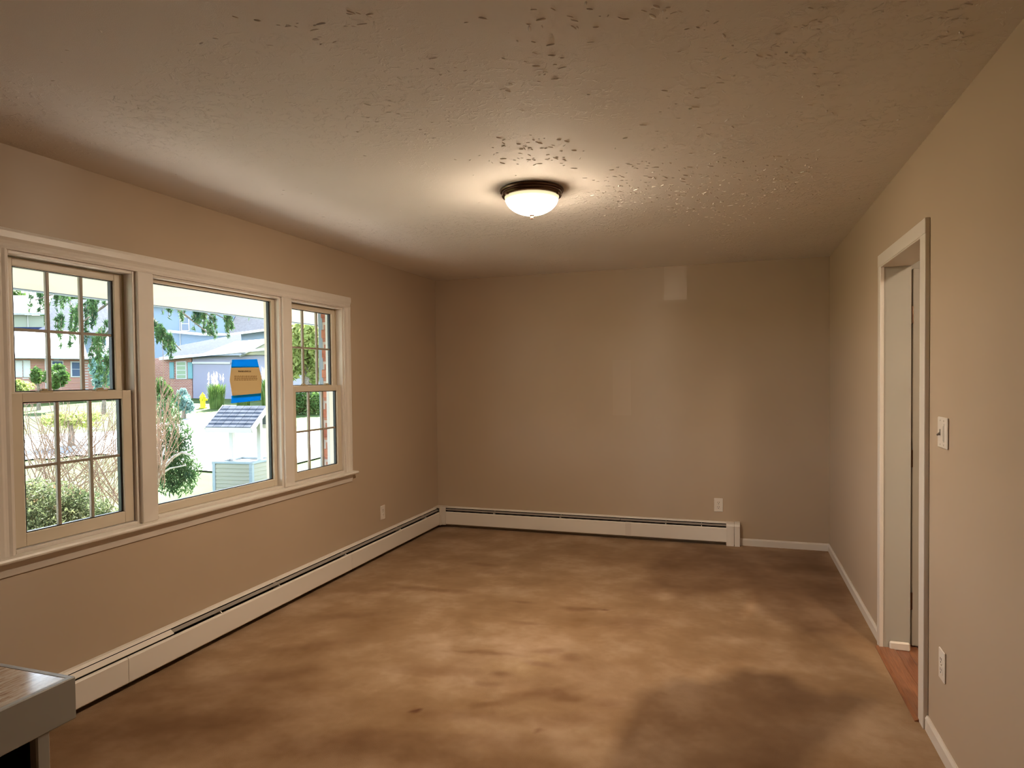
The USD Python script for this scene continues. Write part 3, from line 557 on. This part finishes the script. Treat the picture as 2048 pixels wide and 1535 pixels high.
# ---- a house front: local frame u along the front, o outwards (towards the viewer), z up
class Front:
    def __init__(s, pa, da, pb, db):
        a, b = at(pa, 760, da), at(pb, 760, db); s.A = np.array([a[0], a[1]]); e = np.array([b[0], b[1]])-s.A; s.u = e/np.linalg.norm(e)
        s.n = np.array([s.u[1], -s.u[0]]); s.n *= np.sign(s.n@(CAM[:2]-s.A)); s.g = float(G(*s.A))
    def at(s, px, py, o=0.0):
        r = ray(px, py); t = ((s.A+s.n*o-CAM[:2])@s.n)/(r[:2]@s.n); p = CAM+r*t; return np.array([(p[:2]-s.A)@s.u, o, p[2]])
    def w(s, v): v = np.asarray(v, float); return np.c_[s.A+v[:, :1]*s.u+v[:, 1:2]*s.n, v[:, 2]]
    def box(s, px0, py0, px1, py1, o0, o1, c=.02):
        a, b = s.at(px0, py0, o1), s.at(px1, py1, o1); m_ = cbox(min(a[0], b[0]), max(a[0], b[0]), o0, o1, min(a[2], b[2]), max(a[2], b[2]), c); return trimesh.Trimesh(s.w(m_.vertices), m_.faces, process=True)
    def poly(s, pts, o0, o1):                       # outline in pixels at o1, thick to o0
        v = [s.at(px, py, o1) for px, py in pts]; e = extr([(q[0], q[2]) for q in v], o1-o0, 'y', o0); return trimesh.Trimesh(s.w(e.vertices), e.faces, process=True)
    def slab(s, lo, hi, t=.12):                     # a roof slope: lo = [(px, py, o)...] along the eave, hi along the ridge
        v = np.array([s.at(*q) for q in list(lo)+list(hi)]); return trimesh.convex.convex_hull(np.vstack([s.w(v), s.w(v-[0, 0, t])]))
def win(f, par, px0, py0, px1, py1, frame='outside_white', pane='pane_dark', bars=2):
    a = f.box(px0, py0, px1, py1, -.05, .06); wd = obj('window', a, frame, par); mx = min(2.2, (px1-px0)*.13)
    obj('pane', f.box(px0+mx, py0+mx, px1-mx, py1-mx, .055, .075, .004), pane, wd)
    bb_ = [f.box(px0+mx, py0+(py1-py0)*(i+1)/(bars+1)-.5, px1-mx, py0+(py1-py0)*(i+1)/(bars+1)+.5, .07, .095, .004) for i in range(bars)]
    if bars: obj('bar', bb_, frame, wd)
FA = Front(300, 46, 600, 39)
ha = thing('house', 'brick and lavender house with a teal shutter across the street, behind the notice', 'house')
obj('wall', [FA.box(300, 716, 384.5, 812, -7, 0)], 'far_brick', ha)
obj('garage_wall', FA.box(384, 708, 560, 812, -7, .0), 'siding_lavender', ha)
obj('gable', FA.poly([(478, 709), (545, 676), (575, 690), (575, 709)], -.3, .25), 'siding_cream', ha)
rf = obj('roof', FA.slab([(318, 716, .5), (484, 704, .5)], [(360, 690, -2.2), (482, 667, -3.5)]), 'roof_blue', ha)
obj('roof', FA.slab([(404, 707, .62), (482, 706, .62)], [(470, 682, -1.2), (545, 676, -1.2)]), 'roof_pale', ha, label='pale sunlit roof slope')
obj('gutter', FA.poly([(318, 714), (545, 694), (545, 699), (318, 720)], .5, .68), 'outside_white', ha)
obj('garage_trim', FA.poly([(384, 723), (460, 723.5), (460, 727.5), (384, 727)], .0, .10), 'outside_white', ha)
win(FA, ha, 351, 722, 373, 758, pane='pane_green', bars=3)
obj('shutter', FA.box(374.5, 724, 384, 757, 0, .09), 'teal_paint', ha)
obj('shutter', FA.box(338, 724, 347, 757, 0, .09), 'teal_paint', ha)
obj('rake_board', FA.poly([(476, 709), (545, 673), (575, 687), (575, 692), (545, 678), (480, 713)], .25, .36), 'outside_white', ha)

FC = Front(280, 66, 600, 62)
hc = thing('house', 'pale blue two-storey house behind, seen above the dark blue roof', 'house')
obj('wall', FC.box(270, 606, 458, 790, -7, 0), 'siding_blue', hc)
obj('corner_board', FC.box(455, 612, 459, 700, 0, .12), 'outside_white', hc); obj('corner_board', FC.box(358, 612, 361, 700, 0, .10), 'outside_white', hc)
win(FC, hc, 361, 632, 379, 662, bars=1); win(FC, hc, 404, 632, 420, 660, bars=1)
obj('roof', FC.slab([(262, 606, .8), (462, 612, .8)], [(300, 560, -4), (462, 570, -4)]), 'roof_grey', hc)
obj('roof', FC.slab([(458, 668, .9), (575, 656, .9)], [(462, 626, -3), (575, 616, -3)]), 'roof_grey', hc)
obj('wall', FC.box(459, 664, 575, 790, -7, -.2), 'siding_blue', hc)
obj('gutter', FC.poly([(335, 659), (400, 665), (458, 666), (458, 671), (400, 670.5), (335, 664.5)], .5, .7), 'outside_white', hc)
obj('gutter', FC.poly([(458, 666), (545, 655), (575, 652), (575, 657), (545, 660), (458, 671)], .9, 1.1), 'outside_white', hc)

FB = Front(-60, 40, 260, 46)
hb = thing('house', 'low brick house with a broad white sunlit roof, seen through the nearest window', 'house')
obj('wall', FB.box(-60, 712, 262, 812, -7, 0), 'far_brick', hb)
obj('roof', FB.slab([(-70, 710, .7), (176, 714, .7)], [(-70, 664, -3.5), (160, 660, -3.5)]), 'roof_pale', hb)
obj('roof', FB.slab([(172, 714, .6), (300, 717, .6)], [(182, 690, -3), (290, 690, -3)]), 'roof_grey', hb)
obj('fascia', FB.poly([(-70, 709), (300, 714), (300, 719), (-70, 714)], .6, .75), 'outside_white', hb)
win(FB, hb, 30, 720, 46, 754, pane='outside_white', bars=0); win(FB, hb, 47, 720, 62, 754, pane='outside_white', bars=0)
win(FB, hb, 103, 720, 128, 752, bars=1); win(FB, hb, 142, 722, 168, 754, bars=1)
obj('porch_post', FB.box(93, 714, 97, 800, .3, .45), 'outside_white', hb)
FD = Front(-60, 62, 300, 66)
hd = thing('house', 'grey-green house with a pale roof above the white roof in the nearest window', 'house')
obj('wall', FD.box(-40, 624, 92, 790, -7, 0), 'siding_green', hd); obj('wall', FD.box(92, 650, 215, 790, -7, -1), 'siding_blue', hd)
obj('roof', FD.slab([(-50, 626, .7), (100, 626, .7)], [(-40, 590, -3), (88, 590, -3)]), 'roof_pale', hd)
obj('roof', FD.slab([(86, 662, .7), (225, 666, .7)], [(104, 596, -5), (210, 600, -5)]), 'roof_grey', hd)
obj('roof', FD.slab([(-50, 668, 1.6), (104, 668, 1.6)], [(-50, 654, .1), (104, 654, .1)]), 'roof_blue', hd, label='lower roof band painted dark blue for shadow')
obj('corner_board', FD.box(55, 628, 57, 660, 0, .1), 'outside_white', hd)

# ---- wishing well
wd_ = 13.4; wc = at(490, 800, wd_); v_ = np.array([wc[0]-CX, wc[1]]); v_ /= np.linalg.norm(v_); s_ = np.array([v_[1], -v_[0]])
th = math.radians(36); e1 = s_*math.cos(th)-v_*math.sin(th); e2 = -v_*math.cos(th)-s_*math.sin(th)
ww = thing('wishing_well', 'small garden wishing well with shingled gable roof on the front lawn', 'wishing well')
zg = float(G(*wc[:2]))
def WW(mesh): v = mesh.vertices; return trimesh.Trimesh(np.c_[wc[:2]+v[:, :1]*e1+v[:, 1:2]*e2, v[:, 2]+zg], mesh.faces, process=False)
hw, zt = .40, .62
obj('base', WW(cbox(-hw, hw, -hw, hw, -.05, zt-.04, .005)), 'well_cream', ww)
for i in range(8):
    z = .01+i*.07; obj('siding_board', WW(prism([(-hw+.04, hw+.002, z), (-hw+.04, hw+.014, z), (-hw+.04, hw+.004, z+.068), (-hw+.04, hw+.001, z+.068)], (2*hw-.08, 0, 0))), 'well_cream', ww)
    obj('siding_board', WW(prism([(hw+.002, -hw+.04, z), (hw+.014, -hw+.04, z), (hw+.004, -hw+.04, z+.068), (hw+.001, -hw+.04, z+.068)], (0, 2*hw-.08, 0))), 'well_cream', ww)
for a in (-1, 1):
    for b in (-1, 1): obj('corner_board', WW(cbox(a*hw-.045*(a > 0)-.0*(a < 0)-.02*(a < 0), a*hw+.02*(a > 0)+.045*(a < 0), b*hw-.045*(b > 0)-.02*(b < 0), b*hw+.02*(b > 0)+.045*(b < 0), -.05, zt-.03, .004)), 'well_blue', ww)
rim = [WW(cbox(-hw-.03, hw+.03, s1*(hw-.03)-.05, s1*(hw-.03)+.05, zt-.04, zt, .005)) for s1 in (-1, 1)]+[WW(cbox(s1*(hw-.03)-.05, s1*(hw-.03)+.05, -hw+.03, hw-.03, zt-.04, zt, .005)) for s1 in (-1, 1)]
obj('rim', rim, 'well_blue', ww)
for a in (-.30, .30): obj('post', WW(cbox(a-.04, a+.04, -.04, .04, zt-.05, 1.50, .006)), 'outside_white', ww)
ze, zr, ho, hl = 1.25, 1.62, .50, .46
for s1 in (-1, 1):
    rfm = obj('roof_slope', WW(prism([(-hl, 0, zr), (-hl, s1*ho, ze), (-hl, s1*ho, ze-.022), (-hl, 0, zr-.022)], (2*hl, 0, 0))), 'shingle', ww)
    for i in range(6):
        f0, f1 = i/6, (i+1)/6+.03
        p0, p1 = (s1*ho*(1-f0)*1.01, ze+(zr-ze)*f0), (s1*ho*(1-min(f1, 1)), ze+(zr-ze)*min(f1, 1))
        for j in range(6):
            x0_ = -hl-.01+(2*hl+.02)*j/6+(.0 if i % 2 else .0); x1_ = x0_+(2*hl+.02)/6-.006
            obj('shingle', WW(prism([(x0_, p0[0], p0[1]+.002), (x0_, p0[0], p0[1]+.016), (x0_, p1[0], p1[1]+.006), (x0_, p1[0], p1[1]+.001)], (x1_-x0_, 0, 0))), 'shingle', rfm)
    obj('eave_board', WW(prism([(-hl-.02, s1*(ho-.02), ze-.09), (-hl-.02, s1*(ho+.008), ze-.09), (-hl-.02, s1*(ho+.008), ze+.002), (-hl-.02, s1*(ho-.02), ze-.0)], (2*hl+.04, 0, 0))), 'outside_white', ww)
    for a in (-1, 1): obj('barge_board', WW(prism([(a*(hl+.01), 0, zr+.02), (a*(hl+.01), s1*(ho+.02), ze-.005), (a*(hl+.01), s1*(ho-.02), ze-.09), (a*(hl+.01), 0, zr-.09)], (a*.022, 0, 0))), 'outside_white', ww)
obj('gable_panel', WW(prism([(-.31, -.42, ze+.005), (-.31, .42, ze+.005), (-.31, 0, zr-.03)], (.012, 0, 0))), 'well_blue', ww)

# ---- yellow hydrant, plants
p = ground_hit(406, 816); sc_ = math.hypot(p[0]-CX, p[1])/1323
hy = thing('fire_hydrant', 'bright yellow fire hydrant by the ornamental grass', 'fire hydrant', loc=p)
obj('barrel', lathe([(0, 0), (.17, 0), (.17, .05), (.12, .06), (.12, .50), (.15, .51), (.15, .56), (.12, .57), (.11, .64), (.06, .70), (.03, .72), (.03, .77), (0, .77)], 20), 'hydrant_yellow', hy, smooth=40)
for a in (0, math.pi/2, math.pi):
    c = trimesh.creation.cylinder(.06, .12, sections=14); c.apply_transform(trimesh.transformations.rotation_matrix(math.pi/2, [0, 1, 0])); c.apply_translation([.16, 0, .42]); c.apply_transform(trimesh.transformations.rotation_matrix(a-math.pi/2+YAW, [0, 0, 1])); obj('nozzle', c, 'hydrant_yellow', hy)

def cl_(px, py, rx, ry, d): c = at(px, py, d); k = d/FPX; return (c[0], c[1], c[2], rx*k, ry*k)
def plant(name, label, cat, mat, clusters, n, size, seed, aspect=.45, stems=(), stem_mat='bark', up=0.0, group=None, part='foliage'):
    t = thing(name, label, cat, group); rng = np.random.default_rng(seed)
    obj(part, leaves(clusters, n, size, rng, aspect, up), mat, t, kind='stuff' if n > 200 else None)
    for s in stems: obj('stem' if stem_mat == 'twig' else 'trunk' if len(stems) == 1 else 'branch', tube(*s), stem_mat, t)
    return t
def limb(pts, r0, r1, d=None):
    q = [at(px, py, dd) for px, py, dd in pts]; return (q, np.linspace(r0, r1, len(q)), 6)

def strands(x0, y0, x1, y1, d, n, lo, hi, rng):           # hanging sprays strung along a drooping limb: (needle clusters, thin stems)
    cs, ss = [], []
    for t in np.sort(rng.uniform(.1, 1, n)):
        px, py = x0+(x1-x0)*t, y0+(y1-y0)*t-10*math.sin(t*math.pi); dd = d+rng.uniform(-.6, .6); l = rng.uniform(lo, hi); dx = rng.uniform(-8, 10)
        q = [(px+dx*f, py+l*f) for f in (0, .5, 1)]; ss.append(tube([at(*p_, dd) for p_ in q], [.006, .005, .003], 4))
        for f in np.linspace(.08, 1, max(3, int(l/9))): cs.append(cl_(px+dx*f+rng.normal()*1.5, py+l*f, rng.uniform(2.5, 5)*(1.1-.4*f), rng.uniform(4, 8), dd))
    return cs, ss
rng = np.random.default_rng(131); cb, cs_ = [], []
for q in [(250, 560, 60, 592, 12.5, 13, 8, 50), (255, 575, 110, 640, 12.2, 13, 20, 80), (262, 590, 180, 690, 12.0, 12, 20, 90), (265, 620, 215, 715, 12.4, 8, 15, 60), (300, 640, 345, 690, 12.3, 10, 10, 40), (305, 655, 362, 702, 12.0, 9, 8, 26),
          (310, 590, 430, 640, 12.2, 14, 8, 40), (380, 600, 424, 660, 12.0, 10, 10, 36), (400, 585, 465, 640, 12.4, 10, 8, 45), (300, 570, 540, 605, 12.8, 16, 6, 36)]:
    a_, b_ = strands(*q, rng); cb += a_; cs_ += b_
st_ = [limb([(286, 990, 12.6), (288, 800, 12.6), (287, 600, 12.6), (288, 300, 12.6)], .16, .10)]+[limb([(288, y0, 12.6), ((288+x1)/2, (y0+y1)/2-8, 12.4), (x1, y1, 12.3)], .035, .008) for y0, x1, y1 in [(545, 70, 600), (575, 190, 700), (570, 135, 665), (610, 225, 730), (620, 340, 690), (640, 362, 700), (570, 435, 640), (580, 424, 672), (570, 455, 640)]]
plant('conifer', 'tall evergreen with drooping boughs on the lawn behind the window mullion', 'tree', 'needle_dark', cb, 8500, .10, 31, .16, st_, 'bark', up=-1.2)
obj('hanging_twig', cs_, 'twig', stage.GetPrimAtPath('/World/conifer'), kind='stuff')
jc = [cl_(335+dx, 800+dy, r_, r_*1.2, 11.2) for dx, dy, r_ in [(-12, 10, 18), (5, 30, 20), (22, 70, 24), (-10, 60, 24), (0, 100, 28), (28, 110, 24), (45, 140, 20), (0, 150, 30), (30, 160, 26), (-20, 130, 26), (20, 0, 12), (-60, 110, 30), (-50, 150, 30)]]
js = [limb([(300, 985, 11.0), (313, 962, 10.9), (326, 935, 10.8), (346, 914, 10.8), (364, 904, 10.8), (388, 912, 10.7)], .045, .014), limb([(318, 950, 10.8), (340, 936, 10.8), (372, 930, 10.7)], .022, .008), limb([(326, 936, 10.8), (323, 915, 10.8), (330, 895, 10.9)], .025, .010)]
plant('juniper', 'twisted juniper with pale gnarled limbs low in the picture window', 'shrub', 'needle_dark', jc, 6000, .085, 32, .2, js, 'bark_pale', up=1.0)
rng = np.random.default_rng(33)
tw = thing('bare_shrub', 'leafless brown shrub of thin upright twigs outside the nearest window', 'shrub')
for i in range(120):
    b0 = at(rng.uniform(40, 260), rng.uniform(985, 1050), 8.6+rng.uniform(-.5, .5)); tx = rng.uniform(20, 300); ty = rng.uniform(770, 930)
    if i >= 85: b0 = at(rng.uniform(285, 335), rng.uniform(940, 980), 9.4); tx, ty = rng.uniform(296, 362), rng.uniform(730, 860)
    t_ = at(tx, ty, 8.6+rng.uniform(-.8, .8))
    mid = (b0+t_)/2+rng.normal(size=3)*.07; n_ = rng.integers(2, 5); r0 = rng.uniform(.0035, .007); ms = [tube([b0, mid, t_], [r0, r0*.8, r0*.4], 5)]
    for _ in range(n_):
        s0 = mid+(t_-mid)*rng.uniform(-.3, .8); e0 = s0+(t_-b0)*rng.uniform(.12, .3)+rng.normal(size=3)*.10; ms.append(tube([s0, (s0+e0)/2+rng.normal(size=3)*.01, e0], [r0*.6, r0*.5, r0*.3], 4))
    obj('twig', ms, 'twig', tw)
hcx = [cl_(px, 1010+dy, 40, 46, 7.2+dd) for px, dy, dd in [(-40, 0, 0), (20, 5, .1), (75, 0, 0), (125, 5, .2), (170, 22, .1), (205, 50, .1), (60, 50, -.2), (130, 60, -.1), (0, 60, -.1)]]
hg = plant('hedge', 'grey-green clipped hedge under the nearest window', 'hedge', 'leaf_hedge', hcx, 16000, .035, 34)
obj('withered_leaves', leaves(hcx[:4], 260, .045, np.random.default_rng(35), .5), 'leaf_brown', hg, kind='stuff', label='scattered orange-brown leaves')

def grass_tuft(px, py, h_, n, seed, label):
    p = ground_hit(px, py); rng = np.random.default_rng(seed); t = thing('ornamental_grass', label, 'ornamental grass')
    obj('blade', blades(p, n, h_*.26, h_, rng, .02, .28), 'grass_blade', t, kind='stuff'); return t, p
for i, (px, h_, lab) in enumerate([(434, 1.2, 'green ornamental grass clump left of the notice'), (487, 1.15, 'green ornamental grass clump partly behind the notice'), (540, 1.4, 'green ornamental grass clump at the far edge of the picture window')]):
    t, p = grass_tuft(px, 817, h_, 420, 40+i, lab)
    rng = np.random.default_rng(50+i); pm = []
    for k in range(16):
        a = rng.uniform(0, 6.28); r_ = rng.uniform(.05, .42); b0 = p+[r_*math.cos(a), r_*math.sin(a), h_*rng.uniform(.85, 1.35)]; pm.append(leaves([(b0[0], b0[1], b0[2], .035, .20)], 16, .14, rng, .22, 2.5))
    obj('plume', pm, 'plume', t, kind='stuff', label='pale feathery plumes')
def shrub(name, label, px, py, rx, ry, d, mat, n, size, seed, cat='shrub'):
    rng = np.random.default_rng(seed); c = [cl_(px+rng.uniform(-.6, .6)*rx, py+rng.uniform(-.5, .6)*ry, rx*.55, ry*.6, d+rng.uniform(-.6, .6)) for _ in range(6)]
    b0 = at(px, py, d); g_ = float(G(b0[0], b0[1])); return plant(name, label, cat, mat, c, n, size, seed, .5, [([[b0[0], b0[1], g_-.1], [b0[0]+.05, b0[1], (g_+b0[2])/2], b0], [.10, .07, .04], 6)])
shrub('shrub', 'blue-green spruce shrub between juniper and hydrant', 366, 800, 18, 22, 30, 'needle_blue', 1500, .16, 61)
shrub('shrub', 'green shrub before the brick wall of the low house', 75, 748, 12, 16, 37, 'leaf_green', 900, .22, 62)
shrub('shrub', 'yellow-green shrub at the foot of the low house', 28, 772, 30, 13, 35, 'leaf_bright', 1200, .2, 63)
shrub('shrub', 'bushy green shrub below the grey window of the low house', 112, 752, 20, 22, 36, 'leaf_green', 1200, .22, 64)
shrub('shrub', 'tall green shrub at the end of the low house', 205, 742, 20, 34, 33, 'needle_blue', 800, .22, 65)
shrub('shrub', 'dark green shrub beside the brick wall and teal shutter', 325, 780, 18, 26, 34, 'leaf_green', 1200, .2, 66)
shrub('shrub', 'spreading yellow-green shrub in the middle of the front lawn', 140, 838, 60, 16, 22, 'leaf_bright', 1500, .14, 67)
hr = [cl_(px, 806, 22, 26, 30) for px in (585, 610, 635, 660, 690, 560)]
plant('hedge', 'tall green hedge along the lawn beyond the corner window', 'hedge', 'leaf_green', hr, 5000, .16, 68)
def tree(label, px, py, rx, ry, d, mat, n, size, seed, name='leafy_tree'):
    rng = np.random.default_rng(seed); c = [cl_(px+rng.uniform(-.65, .65)*rx, py+rng.uniform(-.65, .65)*ry, rx*.42, ry*.42, d+rng.uniform(-1.5, 1.5)) for _ in range(12)]
    b0 = at(px, py, d); g_ = float(G(b0[0], b0[1])); t = thing(name, label, 'tree')
    obj('crown', leaves(c, n, size, rng, .55), mat, t, kind='stuff')
    obj('trunk', tube([[b0[0], b0[1], g_-.2], [b0[0]+.1, b0[1], (g_+b0[2])/2], [b0[0], b0[1], b0[2]]], [.28, .2, .1], 8), 'bark', t)
tree('bright yellow-green tree filling the upper corner window', 612, 700, 42, 70, 35, 'leaf_bright', 5000, .32, 71)
tree('sunlit tree behind the brick edge in the corner window', 690, 690, 36, 85, 37, 'leaf_bright', 4000, .34, 72)
tree('dark green tree high in the corner window', 650, 620, 30, 40, 49, 'leaf_green', 3000, .4, 73)
for i, (px, py, rx, ry, lab) in enumerate([(-10, 600, 60, 70, 'far green tree behind the grey-green house'), (150, 600, 60, 80, 'far green tree behind the low white roof'), (300, 590, 60, 80, 'far green tree behind the window mullion'), (520, 590, 60, 70, 'far green tree above the two-storey house roof'), (730, 640, 50, 110, 'far green tree hidden past the brick edge')]):
    tree(lab, px, py, rx, ry, 88+2*i, 'leaf_green', 2600, .8, 80+i)
